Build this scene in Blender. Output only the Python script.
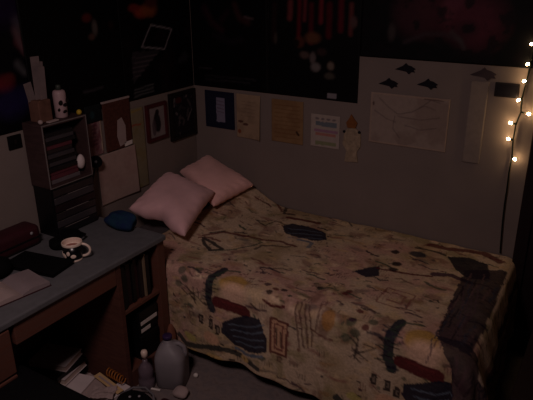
import bpy, bmesh, math, random
import numpy as np
from mathutils import Vector, Matrix
for o in list(bpy.data.objects):
    bpy.data.objects.remove(o)
C = bpy.context.scene.collection
PI = math.pi
random.seed(7)

# ------------------------------------------------------------------ camera
FPX = 589.69
CAM = np.array([2.337, -2.934, 1.916])
YAW, PITCH, ROLL = 0.5517, 0.3747, -0.0087
def cam_axes():
    cy, sy, cp, sp = math.cos(YAW), math.sin(YAW), math.cos(PITCH), math.sin(PITCH)
    f = np.array([-sy*cp, cy*cp, -sp]); r = np.array([cy, sy, 0.0]); u = np.cross(r, f)
    cr, sr = math.cos(ROLL), math.sin(ROLL)
    return cr*r + sr*u, -sr*r + cr*u, f
AR, AU, AF = cam_axes()
cd = bpy.data.cameras.new('camera'); cam = bpy.data.objects.new('camera', cd); C.objects.link(cam)
cd.sensor_width = 36.0; cd.lens = FPX/533*36.0; cd.clip_start = .05
cam.matrix_world = Matrix(((AR[0], AU[0], -AF[0], CAM[0]), (AR[1], AU[1], -AF[1], CAM[1]), (AR[2], AU[2], -AF[2], CAM[2]), (0, 0, 0, 1)))
bpy.context.scene.camera = cam

# ------------------------------------------------------------------ light
sc = bpy.context.scene
sc.view_settings.view_transform = 'Standard'; sc.view_settings.look = 'None'
sc.view_settings.gamma = 1.0; sc.view_settings.use_curve_mapping = False
sc.view_settings.exposure = 0.0
world = bpy.data.worlds.new('world'); sc.world = world; world.use_nodes = True
world.node_tree.nodes['Background'].inputs[0].default_value = (.30, .20, .24, 1)
world.node_tree.nodes['Background'].inputs[1].default_value = .02
ld = bpy.data.lights.new('room_lamp', 'AREA'); ld.shape = 'DISK'; ld.size = .35
ld.energy = 7.2; ld.color = (1.0, .76, .73); ld.spread = math.radians(150)
lo = bpy.data.objects.new('room_lamp', ld); C.objects.link(lo)
lo.location = (1.45, -2.60, 2.28)
lo.rotation_euler = (Vector((.80, -1.15, .3)) - lo.location).to_track_quat('-Z', 'Y').to_euler()

# ------------------------------------------------------------------ measuring: where a line of sight meets a wall, a top or the floor
def sight(px, py):
    return AF + AR*(px-266.5)/FPX - AU*(py-200)/FPX
def on_back(px, py, y=0.0):
    d = sight(px, py); return CAM + d*((y-CAM[1])/d[1])
def on_left(px, py, x=0.0):
    d = sight(px, py); return CAM + d*((x-CAM[0])/d[0])
def on_level(px, py, z=0.0):
    d = sight(px, py); return CAM + d*((z-CAM[2])/d[2])

# ------------------------------------------------------------------ materials
def lin(c):
    return tuple((v/12.92 if v <= .04045 else ((v+.055)/1.055)**2.4) for v in c[:3])
def mat(name, col, rough=.7, spec=.3, vary=.12, scale=12.0, bump=0.0, metal=0.0, emit=None, estr=0.0, trans=0.0, col2=None, stretch=None, attr=False, sheen=0.0):
    m = bpy.data.materials.new(name); m.use_nodes = True
    nt = m.node_tree; N = nt.nodes; L = nt.links; b = N['Principled BSDF']
    b.inputs['Roughness'].default_value = rough; b.inputs['Specular IOR Level'].default_value = spec
    b.inputs['Metallic'].default_value = metal; b.inputs['Transmission Weight'].default_value = trans
    if sheen: b.inputs['Sheen Weight'].default_value = sheen
    tc = N.new('ShaderNodeTexCoord'); mp = N.new('ShaderNodeMapping'); L.new(tc.outputs['Object'], mp.inputs[0])
    if stretch: mp.inputs['Scale'].default_value = stretch
    nz = N.new('ShaderNodeTexNoise'); nz.inputs['Scale'].default_value = scale; nz.inputs['Detail'].default_value = 5
    L.new(mp.outputs[0], nz.inputs['Vector'])
    mr = N.new('ShaderNodeMapRange'); mr.inputs['From Min'].default_value = .3; mr.inputs['From Max'].default_value = .7
    mr.inputs['To Min'].default_value = 1-vary; mr.inputs['To Max'].default_value = 1+vary
    L.new(nz.outputs['Fac'], mr.inputs['Value'])
    if attr:
        at = N.new('ShaderNodeAttribute'); at.attribute_name = 'paint'; src = at.outputs['Color']
    else:
        rgb = N.new('ShaderNodeMix'); rgb.data_type = 'RGBA'
        rgb.inputs['A'].default_value = (*lin(col), 1); rgb.inputs['B'].default_value = (*lin(col2 or col), 1)
        r2 = N.new('ShaderNodeMapRange'); r2.inputs['From Min'].default_value = .4; r2.inputs['From Max'].default_value = .6
        L.new(nz.outputs['Fac'], r2.inputs['Value']); L.new(r2.outputs[0], rgb.inputs['Factor']); src = rgb.outputs['Result']
    vm = N.new('ShaderNodeVectorMath'); vm.operation = 'SCALE'
    L.new(src, vm.inputs[0]); L.new(mr.outputs[0], vm.inputs['Scale']); L.new(vm.outputs[0], b.inputs['Base Color'])
    if bump:
        bp = N.new('ShaderNodeBump'); bp.inputs['Strength'].default_value = bump; bp.inputs['Distance'].default_value = .01
        L.new(nz.outputs['Fac'], bp.inputs['Height']); L.new(bp.outputs[0], b.inputs['Normal'])
    if emit:
        b.inputs['Emission Color'].default_value = (*emit, 1); b.inputs['Emission Strength'].default_value = estr
    return m
M = {}
M['wall'] = mat('wall_paint', (.51, .455, .435), .85, .15, .05, 5, .05)
M['ceiling'] = mat('ceiling_paint', (.70, .68, .65), .9, .1, .04, 8)
M['carpet'] = mat('carpet', (.54, .48, .47), 1, .0, .35, 26, .5, col2=(.42, .38, .38))
M['closet'] = mat('closet_dark_wood', (.13, .07, .075), .6, .2, .2, 8, stretch=(8, 8, 1))
M['wood'] = mat('desk_wood', (.41, .27, .23), .5, .3, .22, 9, .05, col2=(.37, .22, .18), stretch=(1.5, 1, 10))
M['wood_dark'] = mat('desk_wood_inner', (.35, .22, .19), .6, .2, .2, 9, stretch=(1.5, 1, 10))
M['desk_top'] = mat('desk_top_laminate', (.385, .38, .395), .55, .25, .10, 30)
M['rack_wood'] = mat('rack_wood', (.25, .18, .18), .6, .25, .2, 20, stretch=(1, 1, 4))
M['rack_edge'] = mat('rack_edge', (.46, .42, .42), .5, .3, .08, 30)
M['black'] = mat('black_plastic', (.055, .05, .06), .4, .35, .15, 30)
M['blackmatte'] = mat('black_matte', (.045, .04, .048), .9, .1, .15, 30)
M['leather'] = mat('black_vinyl', (.05, .045, .055), .6, .2, .15, 40, .15)
M['paper'] = mat('white_paper', (.86, .82, .80), .9, .1, .04, 20)
M['paperpink'] = mat('pale_paper', (.66, .58, .57), .9, .1, .06, 20)
M['pages'] = mat('page_edges', (.80, .72, .68), .9, .1, .12, 6, stretch=(1, 1, 60))
M['pillow'] = mat('pillow_cotton', (.90, .72, .73), .95, .05, .05, 18, .12, sheen=.1)
M['pillow2'] = mat('pillow_cotton_back', (.93, .73, .71), .95, .05, .05, 18, .12, sheen=.1)
M['mattress'] = mat('mattress_ticking', (.35, .32, .33), .9, .1, .1, 20)
M['spread'] = mat('printed_spread', (1, 1, 1), .9, .08, .16, 90, .25, attr=True)
M['print'] = mat('printed_card', (1, 1, 1), .75, .1, .06, 40, attr=True)
M['poster'] = mat('printed_poster', (1, 1, 1), .55, .12, .10, 25, attr=True)
M['frame_red'] = mat('frame_mahogany', (.30, .10, .12), .5, .3, .15, 25)
M['frame_black'] = mat('frame_black', (.10, .07, .075), .5, .3, .15, 25)
M['navy'] = mat('navy_mount', (.10, .11, .20), .8, .15, .08, 30)
M['mug'] = mat('mug_glaze', (.05, .045, .06), .25, .5, .1, 30)
M['mugwhite'] = mat('mug_white_glaze', (.92, .82, .76), .3, .5, .04, 30)
M['tea'] = mat('milky_drink', (.62, .32, .28), .3, .4, .1, 30)
M['jug'] = mat('jug_plastic', (.53, .50, .52), .5, .35, .06, 15)
M['purple'] = mat('purple_cap', (.21, .13, .30), .5, .3, .08, 30)
M['bottle'] = mat('bottle_plastic', (.42, .36, .40), .3, .45, .12, 18)
M['blue'] = mat('blue_cloth', (.13, .18, .32), .95, .05, .2, 20, .2, col2=(.12, .21, .28))
M['maroon'] = mat('maroon_vinyl', (.23, .09, .12), .55, .25, .15, 12)
M['grey'] = mat('grey_plastic', (.42, .40, .42), .5, .3, .08, 30)
M['silver'] = mat('silver_trim', (.62, .60, .62), .4, .4, .08, 30)
M['tan'] = mat('manila_paper', (.80, .66, .48), .9, .1, .08, 20)
M['yellow'] = mat('yellow_plastic', (.75, .62, .20), .5, .3, .08, 30)
M['cork'] = mat('cork', (.33, .20, .17), .95, .05, .25, 60, .1)
M['card_brown'] = mat('brown_card', (.50, .36, .28), .9, .1, .12, 20)
M['bird'] = mat('dark_cutout', (.12, .11, .14), .8, .1, .1, 30)
M['cord'] = mat('green_cord', (.06, .09, .06), .6, .2, .1, 30)
M['bulb'] = mat('lit_bulb', (1, .9, .7), .4, .3, .02, 10, emit=(1.0, .66, .32), estr=50.0)
M['coil'] = mat('coil_brass', (.66, .40, .16), .4, .4, .1, 30)
M['box'] = mat('white_box_card', (.82, .76, .76), .8, .1, .05, 15)
M['brownpaper'] = mat('brown_paper', (.50, .32, .26), .95, .05, .15, 15, .2)

# ------------------------------------------------------------------ mesh helpers
class MB:
    """collects shapes; build() links them as one mesh object"""
    def __init__(s): s.bm = bmesh.new()
    def box(s, x0, x1, y0, y1, z0, z1, bev=0.0, rot=None, pivot=None, seg=2):
        t = bmesh.new(); bmesh.ops.create_cube(t, size=1)
        for v in t.verts: v.co = Vector((x0+(v.co.x+.5)*(x1-x0), y0+(v.co.y+.5)*(y1-y0), z0+(v.co.z+.5)*(z1-z0)))
        if bev: bmesh.ops.bevel(t, geom=t.edges[:], offset=bev, segments=seg, affect='EDGES', profile=.5)
        if rot is not None:
            c = Vector(pivot) if pivot else Vector(((x0+x1)/2, (y0+y1)/2, (z0+z1)/2))
            for v in t.verts: v.co = c + rot @ (v.co - c)
        s._merge(t); return s
    def _merge(s, t):
        me = bpy.data.meshes.new('tmp'); t.to_mesh(me); t.free(); s.bm.from_mesh(me); bpy.data.meshes.remove(me)
    def lathe(s, prof, c=(0, 0, 0), n=32, sx=1, sy=1, mtx=None):
        t = bmesh.new(); rings = []
        for r, z in prof:
            if r < 1e-6: rings.append([t.verts.new((0, 0, z))])
            else: rings.append([t.verts.new((r*math.cos(2*PI*k/n)*sx, r*math.sin(2*PI*k/n)*sy, z)) for k in range(n)])
        for a, b in zip(rings, rings[1:]):
            for k in range(n):
                k2 = (k+1) % n
                if len(a) == 1 and len(b) == 1: continue
                if len(a) == 1: t.faces.new((a[0], b[k2], b[k]))
                elif len(b) == 1: t.faces.new((a[k], a[k2], b[0]))
                else: t.faces.new((a[k], a[k2], b[k2], b[k]))
        for v in t.verts:
            v.co = (mtx @ v.co if mtx else v.co) + Vector(c)
        bmesh.ops.recalc_face_normals(t, faces=t.faces[:]); s._merge(t); return s
    def tube(s, pts, r, n=8, closed=False, rs=None):
        pts = [Vector(p) for p in pts]; t = bmesh.new(); rings = []; up = None; m = len(pts)
        for i, p in enumerate(pts):
            a = pts[(i-1) % m] if closed or i else p; b = pts[(i+1) % m] if closed or i < m-1 else p
            d = (b-a).normalized()
            if up is None: up = d.orthogonal().normalized()
            up = (up - d*up.dot(d)); up = up.normalized() if up.length > 1e-6 else d.orthogonal().normalized()
            w = d.cross(up); rr = rs[i] if rs else r
            rings.append([t.verts.new(p + (up*math.cos(2*PI*k/n)+w*math.sin(2*PI*k/n))*rr) for k in range(n)])
        for i in range(m if closed else m-1):
            A, B = rings[i], rings[(i+1) % m]
            for k in range(n): t.faces.new((A[k], A[(k+1) % n], B[(k+1) % n], B[k]))
        if not closed: t.faces.new(rings[0][::-1]); t.faces.new(rings[-1])
        bmesh.ops.recalc_face_normals(t, faces=t.faces[:]); s._merge(t); return s
    def prism(s, pts, off):
        """polygon of 3-D points given thickness along off"""
        t = bmesh.new(); o = Vector(off)
        a = [t.verts.new(Vector(p)) for p in pts]; b = [t.verts.new(Vector(p)+o) for p in pts]
        t.faces.new(a); t.faces.new(b[::-1]); n = len(a)
        for k in range(n): t.faces.new((a[k], b[k], b[(k+1) % n], a[(k+1) % n]))
        bmesh.ops.recalc_face_normals(t, faces=t.faces[:]); s._merge(t); return s
    def lump(s, c, r, amp=.25, seed=0, fq=3.0, sub=3, flat=None):
        t = bmesh.new(); bmesh.ops.create_icosphere(t, subdivisions=sub, radius=1)
        rng = random.Random(seed); ks = [(Vector((rng.uniform(-1, 1), rng.uniform(-1, 1), rng.uniform(-1, 1))).normalized()*rng.uniform(.6, 1.6)*fq, rng.uniform(0, 6)) for _ in range(9)]
        for v in t.verts:
            w = sum(math.sin(v.co.dot(k)+p) for k, p in ks)/5
            v.co = Vector((v.co.x*r[0], v.co.y*r[1], v.co.z*r[2]))*(1+amp*w)
            if flat is not None and v.co.z < flat: v.co.z = flat
            v.co += Vector(c)
        s._merge(t); return s
    def build(s, name, m, parent=None, smooth=False, at=None):
        me = bpy.data.meshes.new(name)
        if at: bmesh.ops.translate(s.bm, verts=s.bm.verts[:], vec=-Vector(at))
        s.bm.to_mesh(me); s.bm.free(); me.materials.append(m)
        if smooth: me.polygons.foreach_set('use_smooth', [True]*len(me.polygons))
        o = bpy.data.objects.new(name, me); C.objects.link(o)
        if at: o.location = at
        if parent: put(o, parent)
        return o
def put(o, parent):
    o.parent = parent; o.matrix_parent_inverse = Matrix.Translation(parent.location).inverted() if parent.rotation_euler.z == 0 else parent_matrix(parent).inverted()
def parent_matrix(p): return Matrix.LocRotScale(p.location, p.rotation_euler, None)
def tag(o, label=None, cat=None, group=None, kind=None):
    if label: o['label'] = label
    if cat: o['category'] = cat
    if group: o['group'] = group
    if kind: o['kind'] = kind
    return o
def thing(name, label, cat, loc=(0, 0, 0), group=None):
    o = bpy.data.objects.new(name, None); C.objects.link(o); o.location = loc; o.empty_display_size = .05
    return tag(o, label, cat, group)
def dup(root, loc, label, group=None):
    r = root.copy(); C.objects.link(r); r.location = loc; r['label'] = label
    if group: r['group'] = group
    for ch in list(root.children):
        c = ch.copy(); C.objects.link(c); c.parent = r
    return r
def rotz(a): return Matrix.Rotation(a, 3, 'Z')

# ------------------------------------------------------------------ painting on fine grids
def fnoise(X, Y, sc, seed):
    rng = np.random.RandomState(seed); out = np.zeros_like(X); amp = 1.0; tot = 0
    for o in range(4):
        n = 64; g = rng.rand(n, n); fx = X/sc*(2**o)+rng.rand()*40; fy = Y/sc*(2**o)+rng.rand()*40
        ix = np.floor(fx).astype(int); iy = np.floor(fy).astype(int); tx = fx-ix; ty = fy-iy
        tx = tx*tx*(3-2*tx); ty = ty*ty*(3-2*ty)
        v = (g[ix % n, iy % n]*(1-tx)+g[(ix+1) % n, iy % n]*tx)*(1-ty)+(g[ix % n, (iy+1) % n]*(1-tx)+g[(ix+1) % n, (iy+1) % n]*tx)*ty
        out += amp*v; tot += amp; amp *= .55
    return out/tot
class Canvas:
    def __init__(s, X, Y, base, wob=0.0, seed=1):
        s.X = X; s.Y = Y; s.c = np.ones(X.shape+(3,))*np.array(lin(base))
        s.wx = X + (fnoise(X, Y, .03, seed)-.5)*wob; s.wy = Y + (fnoise(X, Y, .03, seed+9)-.5)*wob
    def put(s, mask, col, a=1.0):
        m = np.clip(mask, 0, 1)[..., None]*a; s.c = s.c*(1-m)+np.array(lin(col))*m
    def ell(s, x, y, rx, ry, col, a=1.0, ang=0.0, soft=.25):
        dx = s.wx-x; dy = s.wy-y; ca, sa = math.cos(ang), math.sin(ang)
        d = np.sqrt(((dx*ca+dy*sa)/rx)**2+((-dx*sa+dy*ca)/ry)**2)
        s.put((1-d)/soft+.5, col, a)
    def line(s, pts, w, col, a=1.0, soft=.003):
        d = np.full(s.X.shape, 1e9)
        if len(pts) == 1: pts = [pts[0], pts[0]]
        for (x0, y0), (x1, y1) in zip(pts, pts[1:]):
            ex, ey = x1-x0, y1-y0; L2 = ex*ex+ey*ey+1e-12
            t = np.clip(((s.wx-x0)*ex+(s.wy-y0)*ey)/L2, 0, 1)
            d = np.minimum(d, np.hypot(s.wx-x0-t*ex, s.wy-y0-t*ey))
        s.put((w/2-d)/soft+.5, col, a)
    def poly(s, pts, col, a=1.0):
        inside = np.zeros(s.X.shape, bool); n = len(pts)
        for i in range(n):
            x0, y0 = pts[i]; x1, y1 = pts[(i+1) % n]
            if y0 == y1: continue
            c = ((y0 > s.wy) != (y1 > s.wy)) & (s.wx < (x1-x0)*(s.wy-y0)/(y1-y0)+x0)
            inside ^= c
        s.put(inside.astype(float), col, a)
    def rect(s, x0, y0, x1, y1, col, a=1.0):
        s.poly([(x0, y0), (x1, y0), (x1, y1), (x0, y1)], col, a)
    def mottle(s, sc, seed, col, thr=.5, a=1.0, k=8):
        s.put((fnoise(s.X, s.Y, sc, seed)-thr)*k, col, a)
def grid_mesh(name, P, col, m, thick=.002, off=-1):
    """P: (n,m,3) points, col: (n,m,3) linear colours"""
    n, k = P.shape[:2]; me = bpy.data.meshes.new(name)
    idx = np.arange(n*k).reshape(n, k)
    f = np.stack([idx[:-1, :-1], idx[1:, :-1], idx[1:, 1:], idx[:-1, 1:]], -1).reshape(-1, 4)
    me.from_pydata(P.reshape(-1, 3).tolist(), [], f.tolist())
    at = me.color_attributes.new('paint', 'FLOAT_COLOR', 'POINT')
    at.data.foreach_set('color', np.concatenate([np.clip(col, 0, 1), np.ones((n, k, 1))], -1).reshape(-1).astype(np.float32))
    me.materials.append(m); me.polygons.foreach_set('use_smooth', [True]*len(me.polygons))
    o = bpy.data.objects.new(name, me); C.objects.link(o)
    if thick:
        s = o.modifiers.new('thickness', 'SOLIDIFY'); s.thickness = thick; s.offset = off
    return o
def panel(name, wall, u0, u1, z0, z1, base, paint, res=.004, off=.004, m=None, thick=.002, curl=0.0):
    """flat printed sheet. wall 'back': u = x; wall 'left': u = y. off = distance from the wall"""
    nu = max(3, int((u1-u0)/res)+1); nz = max(3, int((z1-z0)/res)+1)
    U, Z = np.meshgrid(np.linspace(u0, u1, nu), np.linspace(z0, z1, nz), indexing='ij')
    cv = Canvas(U, Z, base, wob=.006, seed=len(name))
    if paint: paint(cv)
    if m is not None and m is M['poster']: b0 = np.array(lin(base)); cv.c = np.clip(b0 + (cv.c-b0)*1.5, .001, 1)
    O = np.full(U.shape, off) + curl*(((U-u0)/(u1-u0))**3)*(((z1-Z)/(z1-z0))**.5)
    P = np.stack([U, -O, Z], -1) if wall == 'back' else np.stack([O, U, Z], -1)
    o = grid_mesh(name, P if wall == 'back' else P, cv.c, m or M['print'], thick, 0)
    if wall == 'back': bpy_flip(o)
    return o
def bpy_flip(o): o.data.flip_normals()
def B(*px): return [(float(p[0]), float(p[2])) for p in (on_back(*q) for q in px)]
def Lw(*px): return [(float(p[1]), float(p[2])) for p in (on_left(*q) for q in px)]

# ------------------------------------------------------------------ room
RX, RY, RZ = 3.5, -3.8, 2.45
def struct(name, mb, m): return tag(mb.build(name, m), kind='structure')
struct('floor', MB().box(-.1, RX+.1, RY-.1, .1, -.1, 0), M['carpet'])
struct('ceiling', MB().box(-.1, RX+.1, RY-.1, .1, RZ, RZ+.1), M['ceiling'])
struct('wall_left', MB().box(-.1, 0, RY-.1, .1, 0, RZ), M['wall'])
struct('wall_back', MB().box(0, RX, 0, .1, 0, RZ), M['wall'])
struct('wall_right', MB().box(RX, RX+.1, RY-.1, .1, 0, RZ), M['wall'])
struct('wall_front', MB().box(0, RX, RY-.1, RY, 0, RZ), M['wall'])
d = thing('door_1', None, None, (2.0, -.03, 0)); d['kind'] = 'structure'

mb = MB(); mb.box(2.0, 2.06, -.035, 0, 0, 2.1, .004); mb.box(2.9, 2.96, -.035, 0, 0, 2.1, .004); mb.box(2.06, 2.9, -.035, 0, 2.04, 2.1, .004)
mb.build('door_frame', M['closet'], d)
mb = MB(); mb.box(2.063, 2.897, -.02, -.001, .01, 2.037, .003)
for a, b_ in ((.15, .95), (1.08, 1.9)):
    for x0 in (2.14, 2.52): mb.box(x0, x0+.3, -.027, -.019, a, b_, .004)
mb.build('door_leaf', M['closet'], d)
MB().lathe([(0, 0), (.012, 0), (.012, .03), (.028, .04), (.028, .06), (0, .065)], (2.83, -.02, 1.0), mtx=Matrix.Rotation(PI/2, 3, 'X')).build('door_handle', M['silver'], d, True)
struct('baseboard_left', MB().box(0, .014, -3.8, 0, 0, .09, .003), M['closet'])
struct('baseboard_back', MB().box(.014, 2.0, -.014, 0, 0, .09, .003), M['closet'])

# ------------------------------------------------------------------ desk
DX, DY0, DY1, DZ = .556, -2.45, -.974, .717
desk = thing('desk', 'brown wooden desk with grey top and open shelves along the left wall', 'desk', (.28, -1.7, 0))
MB().box(.004, DX, DY0, DY1, DZ-.028, DZ, .006).build('desktop', M['desk_top'], desk)
mb = MB(); mb.box(.02, .54, DY1-.055, DY1-.004, 0, DZ-.029, .002)
mb.build('side_panel', M['wood'], desk)
MB().box(.02, .54, -1.300, -1.272, 0, DZ-.029, .002).build('side_panel', M['wood_dark'], desk)
MB().box(.02, .036, -1.272, DY1-.055, .0, DZ-.029).build('back_panel', M['wood_dark'], desk)
MB().box(.036, .538, -1.2715, DY1-.0555, .415, .435, .002).build('shelf', M['wood'], desk)
MB().box(.036, .538, -1.2715, DY1-.0555, .075, .095, .002).build('shelf', M['wood'], desk)
MB().box(.518, .538, -1.2715, DY1-.0555, 0, .0745).build('plinth', M['wood'], desk)
dr = MB().box(.50, .541, -1.83, -1.302, .592, DZ-.03, .004).build('drawer', M['wood'], desk)
mb = MB(); mb.box(.02, .53, -2.40, -1.845, .0, DZ-.03, .002); mb.build('pedestal', M['wood'], desk)
for z0, z1 in ((.49, .68), (.29, .48), (.06, .28)):
    dd = MB().box(.531, .552, -2.39, -1.855, z0, z1, .004).build('drawer', M['wood'], desk)
    kn = MB().lathe([(0, 0), (.008, 0), (.008, .014), (.016, .02), (.014, .03), (0, .032)], (.552, -2.12, (z0+z1)/2), 16, mtx=Matrix.Rotation(PI/2, 3, 'Y')).build('knob', M['silver'], None, True)
    kn.parent = dd

# books on the upper shelf
hh = [(-1.266, .024, .222, (.06, .055, .07), .53, 'black ring binder at the left end of the upper desk shelf'),
      (-1.240, .016, .195, (.10, .13, .14), .52, 'thin teal black book beside the black binder on the desk shelf'),
      (-1.222, .030, .215, (.13, .06, .09), .515, 'thick plum coloured book, third from the left on the desk shelf'),
      (-1.190, .020, .205, (.07, .06, .08), .52, 'near black book in the middle of the upper desk shelf'),
      (-1.168, .028, .212, (.20, .09, .12), .51, 'dull dark red book right of the middle on the desk shelf'),
      (-1.138, .022, .205, (.16, .12, .13), .52, 'brownish grey book left of the pale spined one'),
      (-1.114, .010, .222, (.52, .44, .36), .53, 'slim book with a pale cream spine on the desk shelf'),
      (-1.102, .024, .215, (.07, .06, .08), .528, 'black book right of the slim pale spined book'),
      (-1.076, .018, .190, (.30, .17, .22), .50, 'dusky mauve book at the right end of the desk shelf')]
for i, (y, t, h, c, xf, lab) in enumerate(hh):
    xr = xf-.17; z0 = .4355
    bk = thing('book', lab, 'book', (xr, y, z0), 'books on the upper desk shelf')
    m = mat('book_cover', c, .45, .35, .1, 20)
    mb = MB(); mb.box(xr, xf, y, y+.0022, z0, z0+h, .0008); mb.box(xr, xf, y+t-.0042, y+t-.002, z0, z0+h, .0008)
    mb.box(xf-.003, xf, y, y+t-.002, z0, z0+h, .001); mb.build('cover', m, bk)
    MB().box(xr+.004, xf-.0035, y+.0024, y+t-.0044, z0+.002, z0+h-.004).build('pages', M['pages'], bk)
# tapes on the lower shelf
zt = .0955
vt = [(.14, .030, .003, 'dark videocassette flat on the board under the whole lower shelf stack', False),
      (.14, .030, .0, 'dark videocassette second from the bottom on the lower desk shelf', False), (.14, .030, .004, 'third videocassette from the bottom, no label, on the lower desk shelf', False),
      (.14, .032, -.004, 'videocassette with a short white label on its spine, lower desk shelf', 's'), (.14, .030, .002, 'videocassette with a long white label in the lower shelf stack', 'l'),
      (.14, .028, .006, 'topmost dark videocassette of the lower shelf stack', False)]
for w, h, j, lab, wl in vt:
    hgt = .046
    v = thing('videocassette', lab, 'videocassette', (.45, -1.11, zt), 'videocassettes stacked on the lower desk shelf')
    MB().box(.33+j, .52+j, -1.175, -1.045, zt, zt+hgt-.0012, .003).build('case', M['black'], v)
    if wl: MB().box(.520+j, .5212+j, -1.165 if wl == 'l' else -1.16, -1.050 if wl == 'l' else -1.095, zt+.013, zt+.033).build('spine_label', M['paper'], v)
    zt += hgt

# ------------------------------------------------------------------ bed
L_, BW, ZB = 1.965, .930, .538
bed = thing('bed', 'single bed pushed into the corner under the printed bedspread', 'bed', (1.0, -.48, 0))
MB().box(.02, L_-.012, -BW+.012, -.03, .30, ZB-.022, .05, seg=4).build('mattress', M['mattress'], bed, True)
MB().box(.02, L_-.03, -BW+.03, -.04, .12, .298, .015).build('bed_base', M['mattress'], bed)
for x in (.10, L_-.12):
    for y in (-BW+.11, -.12):
        MB().lathe([(0, 0), (.022, 0), (.026, .119), (0, .1195)], (x, y, 0), 16).build('leg', M['black'], bed, True)

# bedspread: a = along the bed, b = across it from the wall, both continue down the drops
A0 = .30; DROP = .455
def cloth_pt(px, py):
    p = on_level(px, py, ZB)
    if p[1] > -BW and p[0] < L_: return (float(p[0]), float(-p[1]))
    if p[1] <= -BW:
        q = on_back(px, py, -BW-.015)
        if q[0] < L_+.03: return (float(q[0]), float(BW+ZB-q[2]))
    q = on_left(px, py, L_+.03); return (float(L_+ZB-q[2]), float(-q[1]))
def CP(*px): return [cloth_pt(*q) for q in px]
na = int((L_+DROP-A0)/.006); nb = int((BW+DROP)/.006)
a_, b_ = np.meshgrid(np.linspace(A0, L_+DROP, na), np.linspace(.012, BW+DROP, nb), indexing='ij')
cv = Canvas(a_, b_, (.78, .68, .58), wob=.014, seed=3)
cv.mottle(.35, 11, (.64, .54, .40), .5, .75, 6)       # olive ochre areas
cv.mottle(.30, 12, (.74, .56, .52), .53, .75, 7)      # rosy areas
cv.mottle(.12, 13, (.56, .50, .34), .60, .6, 9)
cv.mottle(.09, 14, (.50, .34, .30), .62, .6, 9)
cv.mottle(.07, 15, (.82, .70, .55), .62, .6, 9)
NAVY = (.13, .13, .20); DKR = (.36, .13, .15); GRN = (.24, .29, .24); PLUM = (.25, .14, .22); CRM = (.86, .74, .58); BLU = (.40, .44, .50); OCH = (.66, .50, .22); BLK = (.12, .09, .12)
rng = random.Random(5)
cols = [NAVY, DKR, GRN, PLUM, BLK, GRN, (.48, .28, .24), (.40, .38, .30)]
for i in range(260):   # pale flecks between the figures
    x = rng.uniform(A0, L_+DROP); y = rng.uniform(0, BW+DROP)
    cv.ell(x, y, rng.uniform(.008, .035), rng.uniform(.005, .016), rng.choice([(.90, .78, .66), (.84, .72, .60), (.80, .66, .50)]), rng.uniform(.3, .8), rng.uniform(-.6, .6), .6)
for i in range(150):   # soft larger touches of green, brown and rose
    x = rng.uniform(A0, L_+DROP); y = rng.uniform(0, BW+DROP)
    cv.ell(x, y, rng.uniform(.015, .05), rng.uniform(.006, .018), rng.choice([(.44, .42, .30), (.54, .32, .30), (.52, .40, .28), (.40, .36, .34), (.62, .46, .30)]), rng.uniform(.3, .7), rng.uniform(-.5, .5), .7)
for i in range(60):    # small clusters of figures and little houses
    x = rng.uniform(A0, L_+DROP); y = rng.uniform(0, BW+DROP); c = rng.choice([BLK, NAVY, PLUM, DKR])
    if rng.random() < .4:
        w, h = rng.uniform(.015, .03), rng.uniform(.012, .025); cv.line([(x, y), (x+w, y), (x+w, y+h), (x, y+h), (x, y)], .004, c, .7)
    else:
        for q in range(rng.randint(3, 6)):
            xx, yy = x+rng.uniform(-.035, .035), y+rng.uniform(-.02, .02)
            cv.line([(xx, yy), (xx+rng.uniform(-.02, .02), yy+rng.uniform(-.012, .012))], rng.uniform(.004, .009), c, .85)
for i in range(70):    # dark streaky figures running along the bed
    x = rng.uniform(A0, L_+.1); y = rng.uniform(0, BW+DROP); c = rng.choice([BLK, NAVY, PLUM, DKR, GRN])
    p = [(x, y)]
    for q in range(3): p.append((p[-1][0]+rng.uniform(.01, .045), p[-1][1]+rng.uniform(-.016, .016)))
    cv.line(p, rng.uniform(.006, .014), c, rng.uniform(.6, .95))
for i in range(620):   # little scattered marks of the print
    x = rng.uniform(A0, L_+DROP); y = rng.uniform(0, BW+DROP); c = rng.choice(cols)
    k = rng.random()
    if k < .5: cv.line([(x, y), (x+rng.uniform(-.035, .035), y+rng.uniform(-.02, .02))], rng.uniform(.004, .010), c, rng.uniform(.35, .9))
    elif k < .8: cv.ell(x, y, rng.uniform(.005, .014), rng.uniform(.004, .009), c, rng.uniform(.4, .95))
    else:
        for q in range(4): cv.line([(x+q*.012, y), (x+q*.012+rng.uniform(-.004, .004), y+.03)], .003, c, .6)
def sh(pts, dx, dy): return [(x+dx, y+dy) for x, y in pts]
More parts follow.
